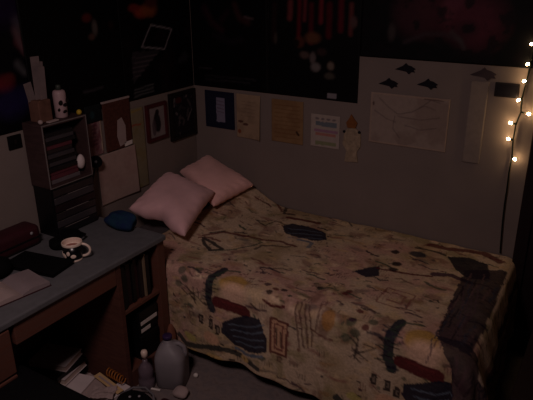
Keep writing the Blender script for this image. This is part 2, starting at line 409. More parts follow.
def village(dx, dy):
    """tree, dome, red cushion shape and striped figures: the main motif"""
    S = lambda *px: sh(CP(*px), dx, dy)
    c = S((195, 296))[0]
    for q in range(9): cv.line([(c[0]+rng.uniform(-.07, .07), c[1]+rng.uniform(-.06, .05))]*1+[(c[0]+rng.uniform(-.07, .07), c[1]+rng.uniform(-.06, .05))], .007, BLK, .7)
    for p in ((183, 272), (188, 280), (182, 284), (200, 270)): 
        e = S(p)[0]; cv.ell(e[0], e[1], .022, .02, GRN, .7)
    e = S((232, 284))[0]; cv.ell(e[0], e[1], .068, .060, (.74, .58, .32), .95)
    e = S((236, 296))[0]; cv.ell(e[0], e[1], .070, .055, (.88, .72, .62), .9, 0, .6)
    cv.line(S((224, 270), (217, 274), (212, 284), (212, 300), (216, 309)), .044, (.17, .18, .22), .95)
    for k in range(26):
        q = S((212+rng.uniform(-2, 2), 272+k*1.5))[0]; cv.line([q, (q[0]+rng.choice([-1, 1])*rng.uniform(.025, .045), q[1]+rng.uniform(-.015, .01))], .006, rng.choice([NAVY, GRN, BLK]), .8)
    cv.line(S((217, 274), (228, 271), (240, 273)), .014, GRN, .8)
    cv.line(S((221, 303), (234, 308), (248, 313)), .060, DKR, .97)
    cv.line(S((226, 303), (246, 310)), .010, (.46, .20, .20), .8)
    cv.poly(S((226, 322), (250, 316), (263, 320), (270, 338), (271, 352), (252, 353), (236, 346), (226, 332)), NAVY, .95)
    for k in range(4): cv.line(S((232+k*2, 325+k*6), (248+k, 328+k*6), (267, 326+k*7)), .007, BLU, .85)
    cv.line(S((238, 350), (250, 356), (266, 356)), .018, BLU, .9)
    for q in ((205, 319), (215, 324), (222, 330)):
        e = S(q)[0]; cv.rect(e[0]-.014, e[1]-.026, e[0]+.014, e[1]+.026, BLK, .9); cv.rect(e[0]-.005, e[1]-.014, e[0]+.006, e[1]+.014, (.55, .48, .42), .9)
    e = S((216, 338))[0]; cv.ell(e[0], e[1], .050, .034, (.82, .64, .52), .95)
    e = S((194, 336))[0]; cv.ell(e[0], e[1], .040, .020, (.72, .66, .40), .9, .3)
    cv.line(S((182, 334), (190, 343), (205, 346), (225, 348), (243, 358), (262, 368)), .030, (.17, .19, .20), .9)
    for q, rx in (((198, 351), .045), ((219, 357), .050), ((248, 361), .024)):
        e = S(q)[0]; cv.ell(e[0], e[1], rx, .020, (.80, .66, .44), .95)
        cv.ell(e[0], e[1], .006, .005, BLK, .8)
village(0, 0); village(.905, 0.0)
def boxframe(c0, w, h, sk=0.0):
    x, y = c0
    cv.poly([(x-w, y-h), (x+w, y-h), (x+w, y+h), (x-w, y+h)], (.42, .22, .20), .9)
    cv.rect(x-w+.012, y-h+.012, x+w-.012, y+h-.012, (.80, .62, .50), .95)
    cv.rect(x-w+.024, y-h+.026, x+w-.024, y+h-.026, (.46, .26, .24), .85)
    cv.rect(x-w+.032, y-h+.036, x+w-.032, y+h-.036, (.80, .62, .50), .95)
    cv.line([(x-.012, y-h*.45), (x-.012, y+h*.5)], .009, BLK, .8); cv.line([(x+.014, y-h*.3), (x+.014, y+h*.5)], .009, BLK, .8)
e = CP((282, 338))[0]; boxframe(e, .050, .095)
e = CP((397, 300))[0]; cv.line([(e[0]-.07, e[1]-.07), (e[0]+.06, e[1]-.07), (e[0]+.06, e[1]+.07), (e[0]-.07, e[1]+.07), (e[0]-.07, e[1]-.07)], .008, (.50, .28, .28), .8); cv.line([(e[0]-.035, e[1]-.035), (e[0]+.03, e[1]-.035), (e[0]+.03, e[1]+.035), (e[0]-.035, e[1]+.035)], .010, (.54, .34, .32), .8)
for k in range(4): cv.line(CP((297+k*4, 305+k), (299+k*5, 325), (302+k*4, 348)), .008, (.36, .24, .22), .8)
# loops and figures towards the wall
cv.line(CP((203, 238), (214, 243), (222, 249), (210, 250), (203, 240)), .020, (.15, .15, .17), .9)
cv.line(CP((203, 236), (225, 234), (245, 237), (265, 240), (280, 241), (296, 247)), .018, DKR, .85)
cv.line(CP((210, 234), (225, 233)), .012, BLK, .9)
cv.line(CP((215, 250), (235, 250), (250, 247), (262, 243)), .012, GRN, .8)
cv.line(CP((255, 250), (262, 246), (275, 246), (290, 247)), .016, BLK, .7)
cv.poly(CP((283, 227), (292, 225), (310, 228), (326, 234), (327, 241), (312, 242), (300, 238), (284, 233)), NAVY, .95)
for k in range(3): cv.line(CP((288, 229+k*4), (305, 231+k*4), (322, 234+k*3)), .006, BLU, .8)
cv.line(CP((288, 219), (300, 221), (318, 224)), .030, DKR, .9)
cv.line(CP((257, 222), (265, 227), (276, 222), (285, 226)), .010, BLK, .75)
cv.line(CP((288, 205), (284, 214), (294, 216)), .020, BLK, .8)
cv.line(CP((262, 196), (275, 204), (282, 212)), .016, DKR, .75)
cv.line(CP((330, 214), (345, 219), (352, 226)), .012, NAVY, .8)
cv.line(CP((298, 240), (312, 244), (308, 249)), .02, BLU, .8)
# middle right
cv.poly(CP((352, 272), (366, 268), (380, 266), (379, 276), (366, 277)), NAVY, .95)
cv.line(CP((378, 268), (395, 271), (412, 274), (432, 276)), .016, DKR, .9)
for q in ((395, 253), (397, 264), (393, 269)):
    e = CP(q)[0]; cv.ell(e[0], e[1], .022, .020, BLK, .9)
e = CP((418, 256))[0]; cv.ell(e[0], e[1], .045, .03, (.16, .17, .22), .9)
for q in ((268, 285), (276, 290), (284, 291), (270, 293), (320, 288), (345, 294), (350, 292), (366, 330), (352, 322), (360, 312)):
    e = CP(q)[0]; cv.ell(e[0], e[1], .016, .014, rng.choice([BLK, PLUM, DKR]), .85)
cv.line(CP((318, 290), (330, 288), (338, 291)), .010, GRN, .8)
cv.line(CP((272, 270), (282, 269), (292, 271)), .009, BLK, .7)
e = CP((330, 322))[0]; cv.ell(e[0], e[1], .03, .05, (.70, .50, .28), .8)
cv.line(CP((322, 305), (320, 318), (318, 332)), .008, (.4, .26, .24), .7)
cv.line(CP((352, 304), (365, 308), (375, 314)), .014, PLUM, .7)
# foot end, dark figures curving over the edge; fold shade and lit fold painted in
cv.line(CP((430, 246), (448, 250), (466, 251), (484, 254), (500, 262)), .040, DKR, .85)
cv.poly(CP((448, 257), (470, 258), (488, 264), (490, 280), (470, 280), (455, 270)), (.14, .14, .18), .93)
cv.line(CP((434, 274), (452, 276), (470, 284)), .035, PLUM, .9)
cv.line(CP((416, 249), (430, 252), (446, 256)), .020, BLK, .8)
cv.line(CP((425, 282), (436, 288), (446, 291)), .016, GRN, .8)
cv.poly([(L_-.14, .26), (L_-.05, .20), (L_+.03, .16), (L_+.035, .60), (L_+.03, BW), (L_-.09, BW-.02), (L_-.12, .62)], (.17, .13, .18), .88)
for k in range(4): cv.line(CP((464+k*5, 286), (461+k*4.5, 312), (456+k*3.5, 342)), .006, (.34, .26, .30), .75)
cv.poly([(L_-.10, BW-.05), (L_+.0, BW-.06), (L_+.16, BW+.03), (L_+.40, BW+.20), (L_+.38, BW+.42), (L_+.16, BW+.5), (L_+.06, BW+.22), (L_-.02, BW+.06)], (.17, .14, .19), .85)  # shade in the corner's cloth valley, painted into the spread colour
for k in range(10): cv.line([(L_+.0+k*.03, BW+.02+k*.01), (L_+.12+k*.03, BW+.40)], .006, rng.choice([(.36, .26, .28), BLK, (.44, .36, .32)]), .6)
cv.line([(L_+.065, .02), (L_+.07, .45), (L_+.10, .93)], .075, (.88, .76, .66), .85)  # pale strip painted where the drape's fold catches light
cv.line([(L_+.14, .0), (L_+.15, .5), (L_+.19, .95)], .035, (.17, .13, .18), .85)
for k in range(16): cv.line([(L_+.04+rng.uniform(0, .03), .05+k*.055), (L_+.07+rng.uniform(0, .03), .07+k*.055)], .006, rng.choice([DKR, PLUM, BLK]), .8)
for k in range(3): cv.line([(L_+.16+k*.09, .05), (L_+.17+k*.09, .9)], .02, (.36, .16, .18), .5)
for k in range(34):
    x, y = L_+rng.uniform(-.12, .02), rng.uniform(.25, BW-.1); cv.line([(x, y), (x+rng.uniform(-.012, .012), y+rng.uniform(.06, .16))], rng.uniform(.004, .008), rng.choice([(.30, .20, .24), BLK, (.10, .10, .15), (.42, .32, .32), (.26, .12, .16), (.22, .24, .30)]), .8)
# geometry of the cloth
da = np.maximum(0, a_-L_); db = np.maximum(0, b_-BW); rho = np.hypot(da, db); th = np.arctan2(db, da+1e-9)
rr = .035
def bend(d):          # rounded edge: sideways and down for a cloth length d past the edge
    q = np.minimum(d/rr, PI/2)
    return rr*np.sin(q), rr*(1-np.cos(q)) + np.maximum(0, d-rr*PI/2)
out, down = bend(rho)
corner = np.sin(2*th)*(rho > 0)
fall = np.clip(rho/DROP, 0, 1.2)
flare = fall*(.012+.010*np.sin(a_*17+1)+.008*np.sin(a_*31)) *(db > 0)*(1-np.clip(da*8, 0, 1))*np.clip((a_-.56)/.25, 0, 1) + ((.035+.055*b_/BW)*np.clip(fall/.40, 0, 1)**.8+fall*(.014*np.sin(b_*19+.8)+.010*np.sin(b_*41+1)))*(da > 0)*(1-np.clip(db*8, 0, 1)) + corner*fall*(.19+.03*np.sin(th*9))
ox = np.where(rho > 0, np.cos(th), 0); oy = np.where(rho > 0, np.sin(th), 0)
X = np.minimum(a_, L_) - rr*1.0*(0) + ox*(out+flare) ; Y = -(np.minimum(b_, BW) + oy*(out+flare)); Z = ZB - down
over = rho > DROP
# pull the corner of the cloth in to a rounded hem
scl = np.where(over, DROP/np.maximum(rho, 1e-6), 1.0)
out2, down2 = bend(rho*scl)
Z = ZB - down2 + .012*(np.sin(a_*9)*np.sin(b_*11))*(rho <= 0)*0.5
top = (rho <= 0)
wr = (fnoise(a_, b_, .22, 31)-.5)*.016 + (fnoise(a_, b_, .06, 32)-.5)*.005
edge = np.clip(np.minimum(L_-a_, BW-b_)/.12, 0, 1)
Z = Z + np.where(top, wr*edge, 0)
hb = np.exp(-((a_-.44)/.13)**2)*np.exp(-((b_-.0)/.30)**2)*.085 + np.exp(-((a_-.30)/.10)**2)*.02
Z = Z + np.where(top, hb, 0) + .0
hem = np.clip((rho-.3)/.15, 0, 1)*.012*np.sin(a_*8)
Z = np.maximum(Z + hem*(rho > 0), .035)
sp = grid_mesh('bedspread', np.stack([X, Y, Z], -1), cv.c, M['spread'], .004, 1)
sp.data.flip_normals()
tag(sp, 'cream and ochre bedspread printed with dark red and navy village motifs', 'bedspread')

# ------------------------------------------------------------------ pillows
def pillow(name, corners, thick, m, label, seed, sag=0.0, notch=0.0):
    """corners A,B,C,D (3-D, loop); soft bulging cushion between them"""
    A, Bc, Cc, D = [Vector(c) for c in corners]
    n = 44; t = bmesh.new(); lay = []
    nrm = ((Bc-A).cross(D-A)).normalized()
    if nrm.z < 0: nrm = -nrm
    rng = np.random.RandomState(seed)
    for sgn in (1, -1):
        g = []
        for i in range(n+1):
            row = []
            for j in range(n+1):
                u, v = i/n, j/n
                cu = 1-abs(2*u-1)**3; cvv = 1-abs(2*v-1)**3
                pin = .022*math.sin(PI*u)*(1 if v > .5 else -1)*abs(2*v-1)**3; pin2 = .022*math.sin(PI*v)*(1 if u > .5 else -1)*abs(2*u-1)**3
                uu, vv = u-pin2, v-pin
                if notch: vv -= notch*math.exp(-((u-.50)/.16)**2)*max(0, (v-.45)/.55)**1.5
                p = A*(1-uu)*(1-vv)+Bc*uu*(1-vv)+Cc*uu*vv+D*(1-uu)*vv
                h = thick*.5*(cu*cvv)**.45
                wv = .006*math.sin(5*u+3*v+seed)+.003*math.sin(11*v-6*u+seed*2)
                fold = max(0, .5-min(u, 1-u, v, 1-v)*3)*.010*math.sin(38*(u+v)+seed)
                p = p + nrm*(sgn*h + (wv+fold)*min(1, cu*cvv*3+.3)) - Vector((0, 0, sag*math.sin(PI*u)*math.sin(PI*v)))
                row.append(t.verts.new(p))
            g.append(row)
        lay.append(g)
    for g, fl in ((lay[0], 0), (lay[1], 1)):
        for i in range(n):
            for j in range(n):
                f = (g[i][j], g[i+1][j], g[i+1][j+1], g[i][j+1]); t.faces.new(f if not fl else f[::-1])
    bmesh.ops.remove_doubles(t, verts=t.verts[:], dist=.0005); bmesh.ops.recalc_face_normals(t, faces=t.faces[:])
    mb = MB(); mb._merge(t); c = (A+Bc+Cc+D)/4
    return tag(mb.build(name, m, None, True, at=tuple(c)), label, 'pillow')
pillow('pillow', [(.115, -.035, .800), (.485, -.065, .670), (.410, -.390, .630), (.035, -.235, .735)], .135, M['pillow2'], 'pale pink pillow leaning in the corner against the back wall', 3)
pillow('pillow', [(.085, -.405, .785), (.395, -.350, .700), (.500, -.770, .610), (.115, -.775, .690)], .15, M['pillow'], 'front pillow, pinkish, slumped between the desk and the other pillow', 8, 0, .11)

# ------------------------------------------------------------------ posters, back wall (thin printed sheets)
def P_D(c):
    for pts, w, col in (((( 205, 8), (212, 22), (222, 30)), .04, (.16, .07, .10)), (((235, 5), (240, 18), (248, 22)), .035, (.20, .10, .11)), (((215, 35), (230, 42), (242, 40)), .03, (.10, .07, .10)), (((228, 12), (222, 20)), .03, (.13, .05, .09))):
        c.line(B(*pts), w, col, .8, .03)
    c.line(B((245, 17), (253, 19)), .012, (.30, .24, .25), .7, .01)
    for (x0, x1, y) in ((200, 212, 67), (205, 256, 75), (206, 250, 79)): c.line(B((x0, y), (x1, y+(x1-x0)*.1)), .006, (.20, .18, .20), .7, .006)
    c.line(B((188, 0), (193, 84)), .006, (.22, .2, .2), .5)
pd = panel('wall_poster', 'back', .008, .546, 1.236, 2.15, (.035, .028, .04), P_D, .008, .004, M['poster'])
tag(pd, 'tall dark poster with faint figures, next to the room corner on the back wall', 'poster')
def P_E(c):
    for x, y0, y1, w, col in ((291, 2, 18, .030, (.36, .16, .17)), (300, 0, 38, .022, (.32, .05, .10)), (306, 0, 20, .018, (.36, .14, .16)), (312, 5, 42, .028, (.26, .05, .09)), (322, 0, 22, .022, (.38, .10, .14)), (330, 5, 36, .034, (.26, .04, .08)), (342, 0, 30, .030, (.30, .05, .10)), (352, 5, 34, .022, (.34, .16, .16)), (275, 5, 40, .03, (.12, .06, .07))):
        c.line(B((x, y0), (x-1, y1)), w, col, .85, .018)
    e = B((313, 38))[0]; c.ell(e[0], e[1], .045, .030, (.32, .20, .14), .9, soft=.7)
    e = B((300, 42))[0]; c.ell(e[0], e[1], .03, .03, (.28, .14, .11), .8, soft=.7)
    for q, r1, r2, col in (((305, 55), .03, .02, (.28, .22, .21)), ((316, 67), .028, .024, (.38, .35, .35)), ((313, 58), .018, .03, (.34, .30, .30)), ((331, 66), .02, .022, (.38, .33, .30)), ((330, 76), .03, .018, (.24, .22, .20)), ((322, 52), .03, .02, (.18, .12, .12)), ((276, 38), .012, .03, (.20, .17, .16)), ((354, 22), .02, .03, (.28, .2, .2))):
        e = B(q)[0]; c.ell(e[0], e[1], r1, r2, col, .85, soft=.7)
    e = B((300, 45))[0]; c.ell(e[0]-.02, e[1]+.01, .018, .022, (.05, .03, .04), .9, soft=.5)
    a, b2 = B((328, 92.5), (337, 99)); c.rect(a[0], b2[1], b2[0], a[1], (.42, .40, .42), .95)
    c.line(B((268, 0), (268, 92)), .006, (.16, .14, .15), .7)
pe = panel('wall_poster', 'back', .548, 1.112, 1.236, 2.15, (.035, .028, .04), P_E, .007, .004, M['poster'])
tag(pe, 'tall dark poster with red streaks and pale faces, middle of the back wall', 'poster')
def P_F(c):
    for q, r1, r2, col, an in (((440, 12), .17, .11, (.25, .10, .14), 0), ((478, 22), .12, .12, (.30, .12, .17), -.5), ((412, 15), .09, .10, (.20, .10, .13), .3), ((449, 10), .035, .05, (.34, .16, .20), 0), ((458, 2), .05, .03, (.32, .15, .2), 0), ((425, 6), .03, .05, (.22, .1, .13), 0), ((466, 30), .05, .04, (.17, .08, .11), .2), ((392, 32), .02, .04, (.22, .19, .19), 0)):
        e = B(q)[0]; c.ell(e[0], e[1], r1, r2, col, .75, an, soft=.9)
    c.line(B((405, 42), (425, 34), (445, 34), (462, 42)), .016, (.20, .16, .18), .7, .02)
    c.line(B((452, 32), (460, 40), (464, 48)), .016, (.24, .22, .22), .7, .02)
    c.mottle(.06, 4, (.05, .03, .05), .52, .8, 9)
pf = panel('wall_poster', 'back', 1.113, 1.968, 1.484, 2.10, (.030, .024, .034), P_F, .008, .004, M['poster'])
tag(pf, 'wide dark poster with dim reddish crowd, right part of the back wall', 'poster')
# left wall
def P_A(c):
    c.mottle(.14, 5, (.10, .06, .08), .55, .7, 6)
    for q, r1, r2, col in (((140, 12), .05, .03, (.45, .17, .12)), ((148, 10), .06, .035, (.42, .22, .12)), ((133, 8), .04, .02, (.38, .12, .12)), ((150, 2), .05, .03, (.24, .09, .10))):
        e = Lw(q)[0]; c.ell(e[0], e[1], r1, r2, col, .9, soft=.8)
    c.line(Lw((150, 25), (171, 29), (164, 49), (141, 47), (150, 25)), .008, (.42, .40, .42), .9, .006)
    c.poly(Lw((131, 52), (160, 50), (146, 66), (133, 84)), (.17, .15, .17), .8)
    for k in range(5): c.line(Lw((132, 58+k*5), (156-k*4, 55+k*5)), .006, (.27, .24, .26), .7)
    for k in range(3): c.line(Lw((134, 90+k*3.4), (153, 84+k*3.4)), .009, (.27, .27, .28), .85, .004)
    for q, r in (((184, 57), .03), ((180, 60), .02)):
        e = Lw(q)[0]; c.ell(e[0], e[1], r, r, (.16, .15, .17), .7, soft=.8)
pa = panel('wall_poster', 'left', -.600, -.007, 1.236, 2.15, (.040, .030, .045), P_A, .008, .004, M['poster'])
tag(pa, 'dark poster with a tilted pale outlined screen and orange cloud, left wall by corner', 'poster')
def P_B(c):
    for q, r1, r2, col in (((86, 18), .03, .02, (.30, .10, .10)), ((94, 28), .018, .035, (.30, .27, .26)), ((91, 37), .02, .015, (.28, .20, .18)), ((110, 25), .02, .02, (.12, .06, .07)), ((125, 10), .05, .02, (.30, .10, .10))):
        e = Lw(q)[0]; c.ell(e[0], e[1], r1, r2, col, .8, soft=.8)
    c.line(Lw((83, 92), (93, 90), (102, 87)), .012, (.19, .17, .19), .8, .01)
pb = panel('wall_poster', 'left', -1.20, -.601, 1.236, 2.15, (.028, .022, .034), P_B, .008, .004, M['poster'])
tag(pb, 'almost black poster on left wall behind the spray can and rack', 'poster')
def P_C(c):
    for pts, w, col in (((( 15, 20), (22, 28), (28, 38)), .05, (.26, .24, .26)), (((18, 42), (26, 50), (34, 42)), .045, (.26, .10, .13)), (((14, 30), (20, 44), (27, 54)), .03, (.32, .24, .26)), (((36, 30), (38, 42)), .02, (.20, .18, .2)), (((17, 64), (24, 72)), .03, (.26, .25, .26))):
        c.line(Lw(*pts), w, col, .8, .03)
    for q, r, col in (((3, 84), .05, (.34, .09, .12)), ((8, 78), .03, (.28, .10, .10)), ((10, 104), .09, (.11, .08, .22)), ((26, 96), .07, (.10, .08, .20)), ((2, 5), .12, (.10, .05, .16))):
        e = Lw(q)[0]; c.ell(e[0], e[1], r, r*.7, col, .75, soft=.9)
pc = panel('wall_poster', 'left', -1.86, -1.201, 1.236, 2.15, (.040, .030, .052), P_C, .008, .004, M['poster'])
tag(pc, 'dark poster with pale swirling figure and purple foot, far left of left wall', 'poster')

# ------------------------------------------------------------------ small things on the back wall
def framed(wall, u0, u1, z0, z1, fm, fw, depth, label, cat, paint, base, inner=None, name='picture_frame'):
    f = thing(name, label, cat, ((u0+u1)/2, -.002, z0) if wall == 'back' else (.002, (u0+u1)/2, z0))
    mb = MB()
    for a, b2, c, d2 in ((u0, u1, z0, z0+fw), (u0, u1, z1-fw, z1), (u0, u0+fw, z0+fw, z1-fw), (u1-fw, u1, z0+fw, z1-fw)):
        if wall == 'back': mb.box(a, b2, -depth, -.001, c, d2, .002)
        else: mb.box(.001, depth, a, b2, c, d2, .002)
    mb.build('frame', fm, f)
    p = panel('picture', wall, u0+fw*.8, u1-fw*.8, z0+fw*.8, z1-fw*.8, base, paint, .003, depth*.5, M['print'])
    put(p, f); return f
def F_navy(c):
    a, b2 = B((216.5, 97), (226, 122.5)); c.rect(a[0], b2[1], b2[0], a[1], (.50, .48, .56), .95)
    for k in range(4): c.line([(a[0]+.006, a[1]-.02-k*.022), (b2[0]-.008, a[1]-.025-k*.022)], .005, (.34, .24, .30), .7)
framed('back', .092, .308, .985, 1.214, M['navy'], .012, .012, 'navy blue mounted card with small pale print, on back wall nearest the corner', 'picture', F_navy, (.12, .125, .20), name='mounted_picture')
def F_tan(c):
    c.mottle(.06, 3, (.55, .46, .38), .5, .6)
    for q in ((241, 121), (246, 124)): 
        e = B(q)[0]; c.ell(e[0], e[1], .02, .008, (.32, .18, .18), .9)
    e = B((240, 131))[0]; c.ell(e[0], e[1], .012, .012, (.50, .24, .14), .9)
    for k in range(5): c.line(B((242, 101+k*3.5), (256, 103+k*3.5)), .004, (.44, .35, .3), .5)
tag(panel('wall_paper_sheet', 'back', .325, .498, .945, 1.214, (.63, .53, .44), F_tan, .004, .004, curl=.018), 'tan sheet with curled right edge beside the navy picture', 'paper')
def F_or(c):
    c.mottle(.08, 6, (.50, .37, .26), .5, .6)
    for k in range(9): c.line(B((275, 104+k*4), (300, 107+k*4)), .005, (.44, .28, .18), .6)
    c.line(B((297, 132), (299, 135)), .012, (.2, .12, .1), .9)
tag(panel('wall_paper_sheet', 'back', .575, .785, .955, 1.208, (.56, .435, .31), F_or, .004, .004), 'orange brown sheet with faint lines, middle of the row under posters', 'paper')
def F_card(c):
    a, b2 = .835, 1.015
    c.rect(a+.03, 1.085, b2-.02, 1.110, (.38, .42, .46), .9); c.rect(a+.02, 1.050, b2-.01, 1.066, (.58, .42, .52), .9)
    c.rect(a+.03, 1.030, b2-.02, 1.045, (.66, .40, .36), .8); c.rect(a+.03, .975, b2-.02, .996, (.48, .50, .34), .8)
    for k in range(4): c.ell(a+.04+k*.035, 1.125, .012, .006, (.4, .36, .38), .8)
tag(panel('wall_card', 'back', .835, 1.015, .962, 1.150, (.66, .60, .57), F_card, .004, .004), 'pale card striped blue, pink and green on the back wall', 'card')
# clown-like paper figure: cap, head and body of a cutout
fig = thing('paper_figure', 'small pale paper figure with an orange top hanging beside the striped card', 'paper figure', (1.09, -.003, .92))
def F_bod(c):
    c.mottle(.03, 8, (.52, .44, .36), .55, .6)
    for q in ((345, 130), (350, 128), (358, 134), (347, 138), (354, 139), (350, 146), (357, 150), (346, 152)):
        e = B(q)[0]; c.ell(e[0], e[1], .008, .008, (.36, .20, .18), .8)
bd = MB(); bd.prism([(x, -.003, z) for x, z in B((345, 133), (348, 128), (356, 128), (361, 134), (361, 146), (357, 152), (358, 162), (345, 161), (347, 150), (343, 143))], (0, -.006, 0)); bd.build('body', mat('paper_cream', (.62, .54, .46), .9, .1, .25, 60), fig)
MB().prism([(x, -.004, z) for x, z in B((348, 127), (347, 122), (350, 118), (352, 114), (355, 119), (358, 123), (356, 128))], (0, -.008, 0)).build('cap', mat('orange_felt', (.50, .31, .18), .9, .1, .15, 40), fig)
for q in ((345, 131), (360, 132)):
    e = B(q)[0]; MB().prism([(e[0]+.008*math.cos(t*PI/5), -.009, e[1]+.008*math.sin(t*PI/5)) for t in range(10)], (0, -.004, 0)).build('hand', M['bird'], fig)
def F_map(c):
    c.mottle(.10, 9, (.50, .42, .39), .5, .5)
    for pts in (((380, 98), (390, 108), (398, 114), (412, 112), (425, 106), (436, 110)), ((395, 116), (393, 128), (400, 138)), ((398, 116), (420, 120), (440, 118)), ((375, 110), (386, 118), (396, 122)), ((420, 108), (432, 100), (440, 103)), ((405, 125), (420, 130), (436, 128))):
        c.line(B(*pts), .005, (.36, .30, .30), .6)
    for x, y in ((1.20, 1.05), (1.20, 1.285)): pass
    c.line([(1.195, 1.040), (1.195, 1.300), (1.60, 1.300), (1.60, 1.040), (1.195, 1.040)], .006, (.66, .56, .50), .8)
    c.line(B((425, 99), (444, 101)), .006, (.34, .26, .26), .8)
    e = B((374, 103))[0]; c.ell(e[0], e[1], .006, .01, (.3, .2, .2), .8)
tag(panel('wall_map', 'back', 1.187, 1.603, 1.034, 1.306, (.60, .53, .495), F_map, .004, .004), 'large pale map sheet with faint drawn lines on the back wall', 'map')
def bird(px, label, s=1.0, m=None):
    """stealthy bat-like cutout: long wing to the left, tail to the right"""
    cx, cy = B(px)[0]; sh_ = [(-.055, -.004), (-.035, .006), (-.015, .016), (.0, .030), (.010, .020), (.028, .016), (.050, .004), (.040, -.002), (.048, -.012), (.030, -.012), (.018, -.024), (.004, -.012), (-.02, -.008)]
    mb = MB().prism([(cx+x*s, -.002, cy+z*s) for x, z in sh_], (0, -.006, 0))
    return tag(mb.build('bird_cutout', m or M['bird'], None, at=(cx, -.002, cy)), label, 'wall decoration', 'dark bird cutouts on the back wall')
bird((406, 69), 'topmost of the three dark winged cutouts above the map')
bird((389, 83.5), 'lower left of the three dark winged cutouts above the map')
bird((428, 84.5), 'lower right of the three dark winged cutouts above the map')
bird((484, 74.5), 'blurred grey winged cutout just under the wide poster', 1.15, mat('grey_cutout', (.27, .23, .25), .9, .1, .2, 30))
tag(panel('wall_paper_strip', 'back', 1.690, 1.775, 1.00, 1.405, (.54, .485, .46), lambda c: c.mottle(.05, 2, (.51, .46, .44), .5, .5), .006, .004), 'long pale paper strip hanging left of the small dark plaque', 'paper')
pl = thing('wall_plaque', 'small dark rectangular plaque beside the string lights', 'plaque', (1.857, -.002, 1.346))
MB().box(1.803, 1.912, -.012, -.001, 1.343, 1.411, .003).build('frame', M['frame_black'], pl)
MB().box(1.811, 1.904, -.0135, -.0122, 1.351, 1.403).build('face', M['bird'], pl)

# ------------------------------------------------------------------ left wall small things
def F_f1(c):
    a, b2 = -.430, -.318
    c.ell(-.372, 1.075, .030, .060, (.10, .08, .10), .95, .1); c.ell(-.368, 1.135, .016, .018, (.12, .08, .09), .95)
    c.ell(-.40, 1.05, .018, .05, (.30, .24, .27), .8)
framed('left', -.462, -.287, .970, 1.190, M['frame_red'], .020, .018, 'dark red framed picture of a black shape on pale ground, left wall', 'picture', F_f1, (.52, .47, .47))
def F_f2(c):
    r_ = random.Random(3)
    for i in range(26):
        x = r_.uniform(-.24, -.03); z = r_.uniform(.95, 1.2); c.line([(x, z), (x+r_.uniform(-.03, .03), z+r_.uniform(-.04, .04))], r_.uniform(.008, .02), r_.choice([(.40, .37, .38), (.30, .27, .28), (.22, .2, .22)]), .8)
    c.ell(-.17, 1.17, .03, .02, (.32, .10, .10), .7)
framed('left', -.257, -.010, .928, 1.220, M['frame_black'], .024, .020, 'black framed picture of grey swirls on the left wall beside the corner', 'picture', F_f2, (.13, .11, .13))
ck = thing('cork_board', 'dark reddish brown pin board with a slip of paper, left wall under poster', 'pin board', (.004, -.70, 1.0))
MB().box(.006, .016, -.785, -.592, 1.0, 1.262, .002).build('board', M['cork'], ck)
mb = MB(); mb.box(.006, .018, -.79, -.588, 1.262, 1.272, .001); mb.build('top_strip', M['paperpink'], ck)
s1 = MB().prism([(.017, y, z) for y, z in Lw((115, 120), (119, 117), (123, 125), (124, 142), (118, 146), (115, 136))], (.002, 0, 0)).build('slip', M['paperpink'], ck)
MB().prism([(.017, y, z) for y, z in Lw((122, 142), (130, 139), (130, 143), (123, 146))], (.002, 0, 0)).build('tag', M['paper'], ck)
def F_pink(c):
    c.mottle(.04, 3, (.42, .22, .26), .55, .8)
    for k in range(6): c.ell(-.85, 1.06+k*.02, .018, .007, (.30, .14, .2), .6)
    c.line([(-.806, 1.02), (-.806, 1.178)], .008, (.78, .70, .62), .9)
tag(panel('wall_paper_sheet', 'left', -.895, -.802, 1.0, 1.178, (.58, .45, .46), F_pink, .004, .004), 'small pinkish printed sheet between the rack and the pin board', 'paper')
tag(panel('wall_bag', 'left', -.905, -.797, 1.182, 1.268, (.10, .11, .12), lambda c: c.ell(-.86, 1.22, .015, .02, (.14, .22, .24), .8), .005, .010, thick=.006), 'dark patch of card above the small pinkish sheet', 'card')
def F_yel(c):
    c.mottle(.05, 3, (.50, .44, .30), .5, .6)
    c.line(Lw((129, 127), (134, 125), (140, 124)), .010, (.58, .24, .16), .8); c.line(Lw((131, 112), (140, 109)), .01, (.6, .5, .2), .7)
tag(panel('wall_paper_strip', 'left', -.578, -.478, .72, 1.192, (.52, .47, .38), F_yel, .005, .004), 'tall olive yellow paper strip between pin board and red framed picture', 'paper')
def F_pap(c):
    c.mottle(.10, 3, (.62, .50, .48), .5, .5)
tag(panel('wall_chart', 'left', -.858, -.572, .712, .992, (.66, .56, .53), F_pap, .006, .008, curl=.01), 'large blank pinkish paper hanging low above the end of the desk', 'paper')
sw = thing('light_switch', 'dark square switch plate on the left wall beside the rack', 'switch', (0, -1.325, 1.19))
MB().box(.0005, .008, -1.358, -1.288, 1.158, 1.222, .002).build('plate', M['black'], sw)
MB().box(.008, .016, -1.329, -1.317, 1.180, 1.202, .002).build('toggle', M['frame_black'], sw)

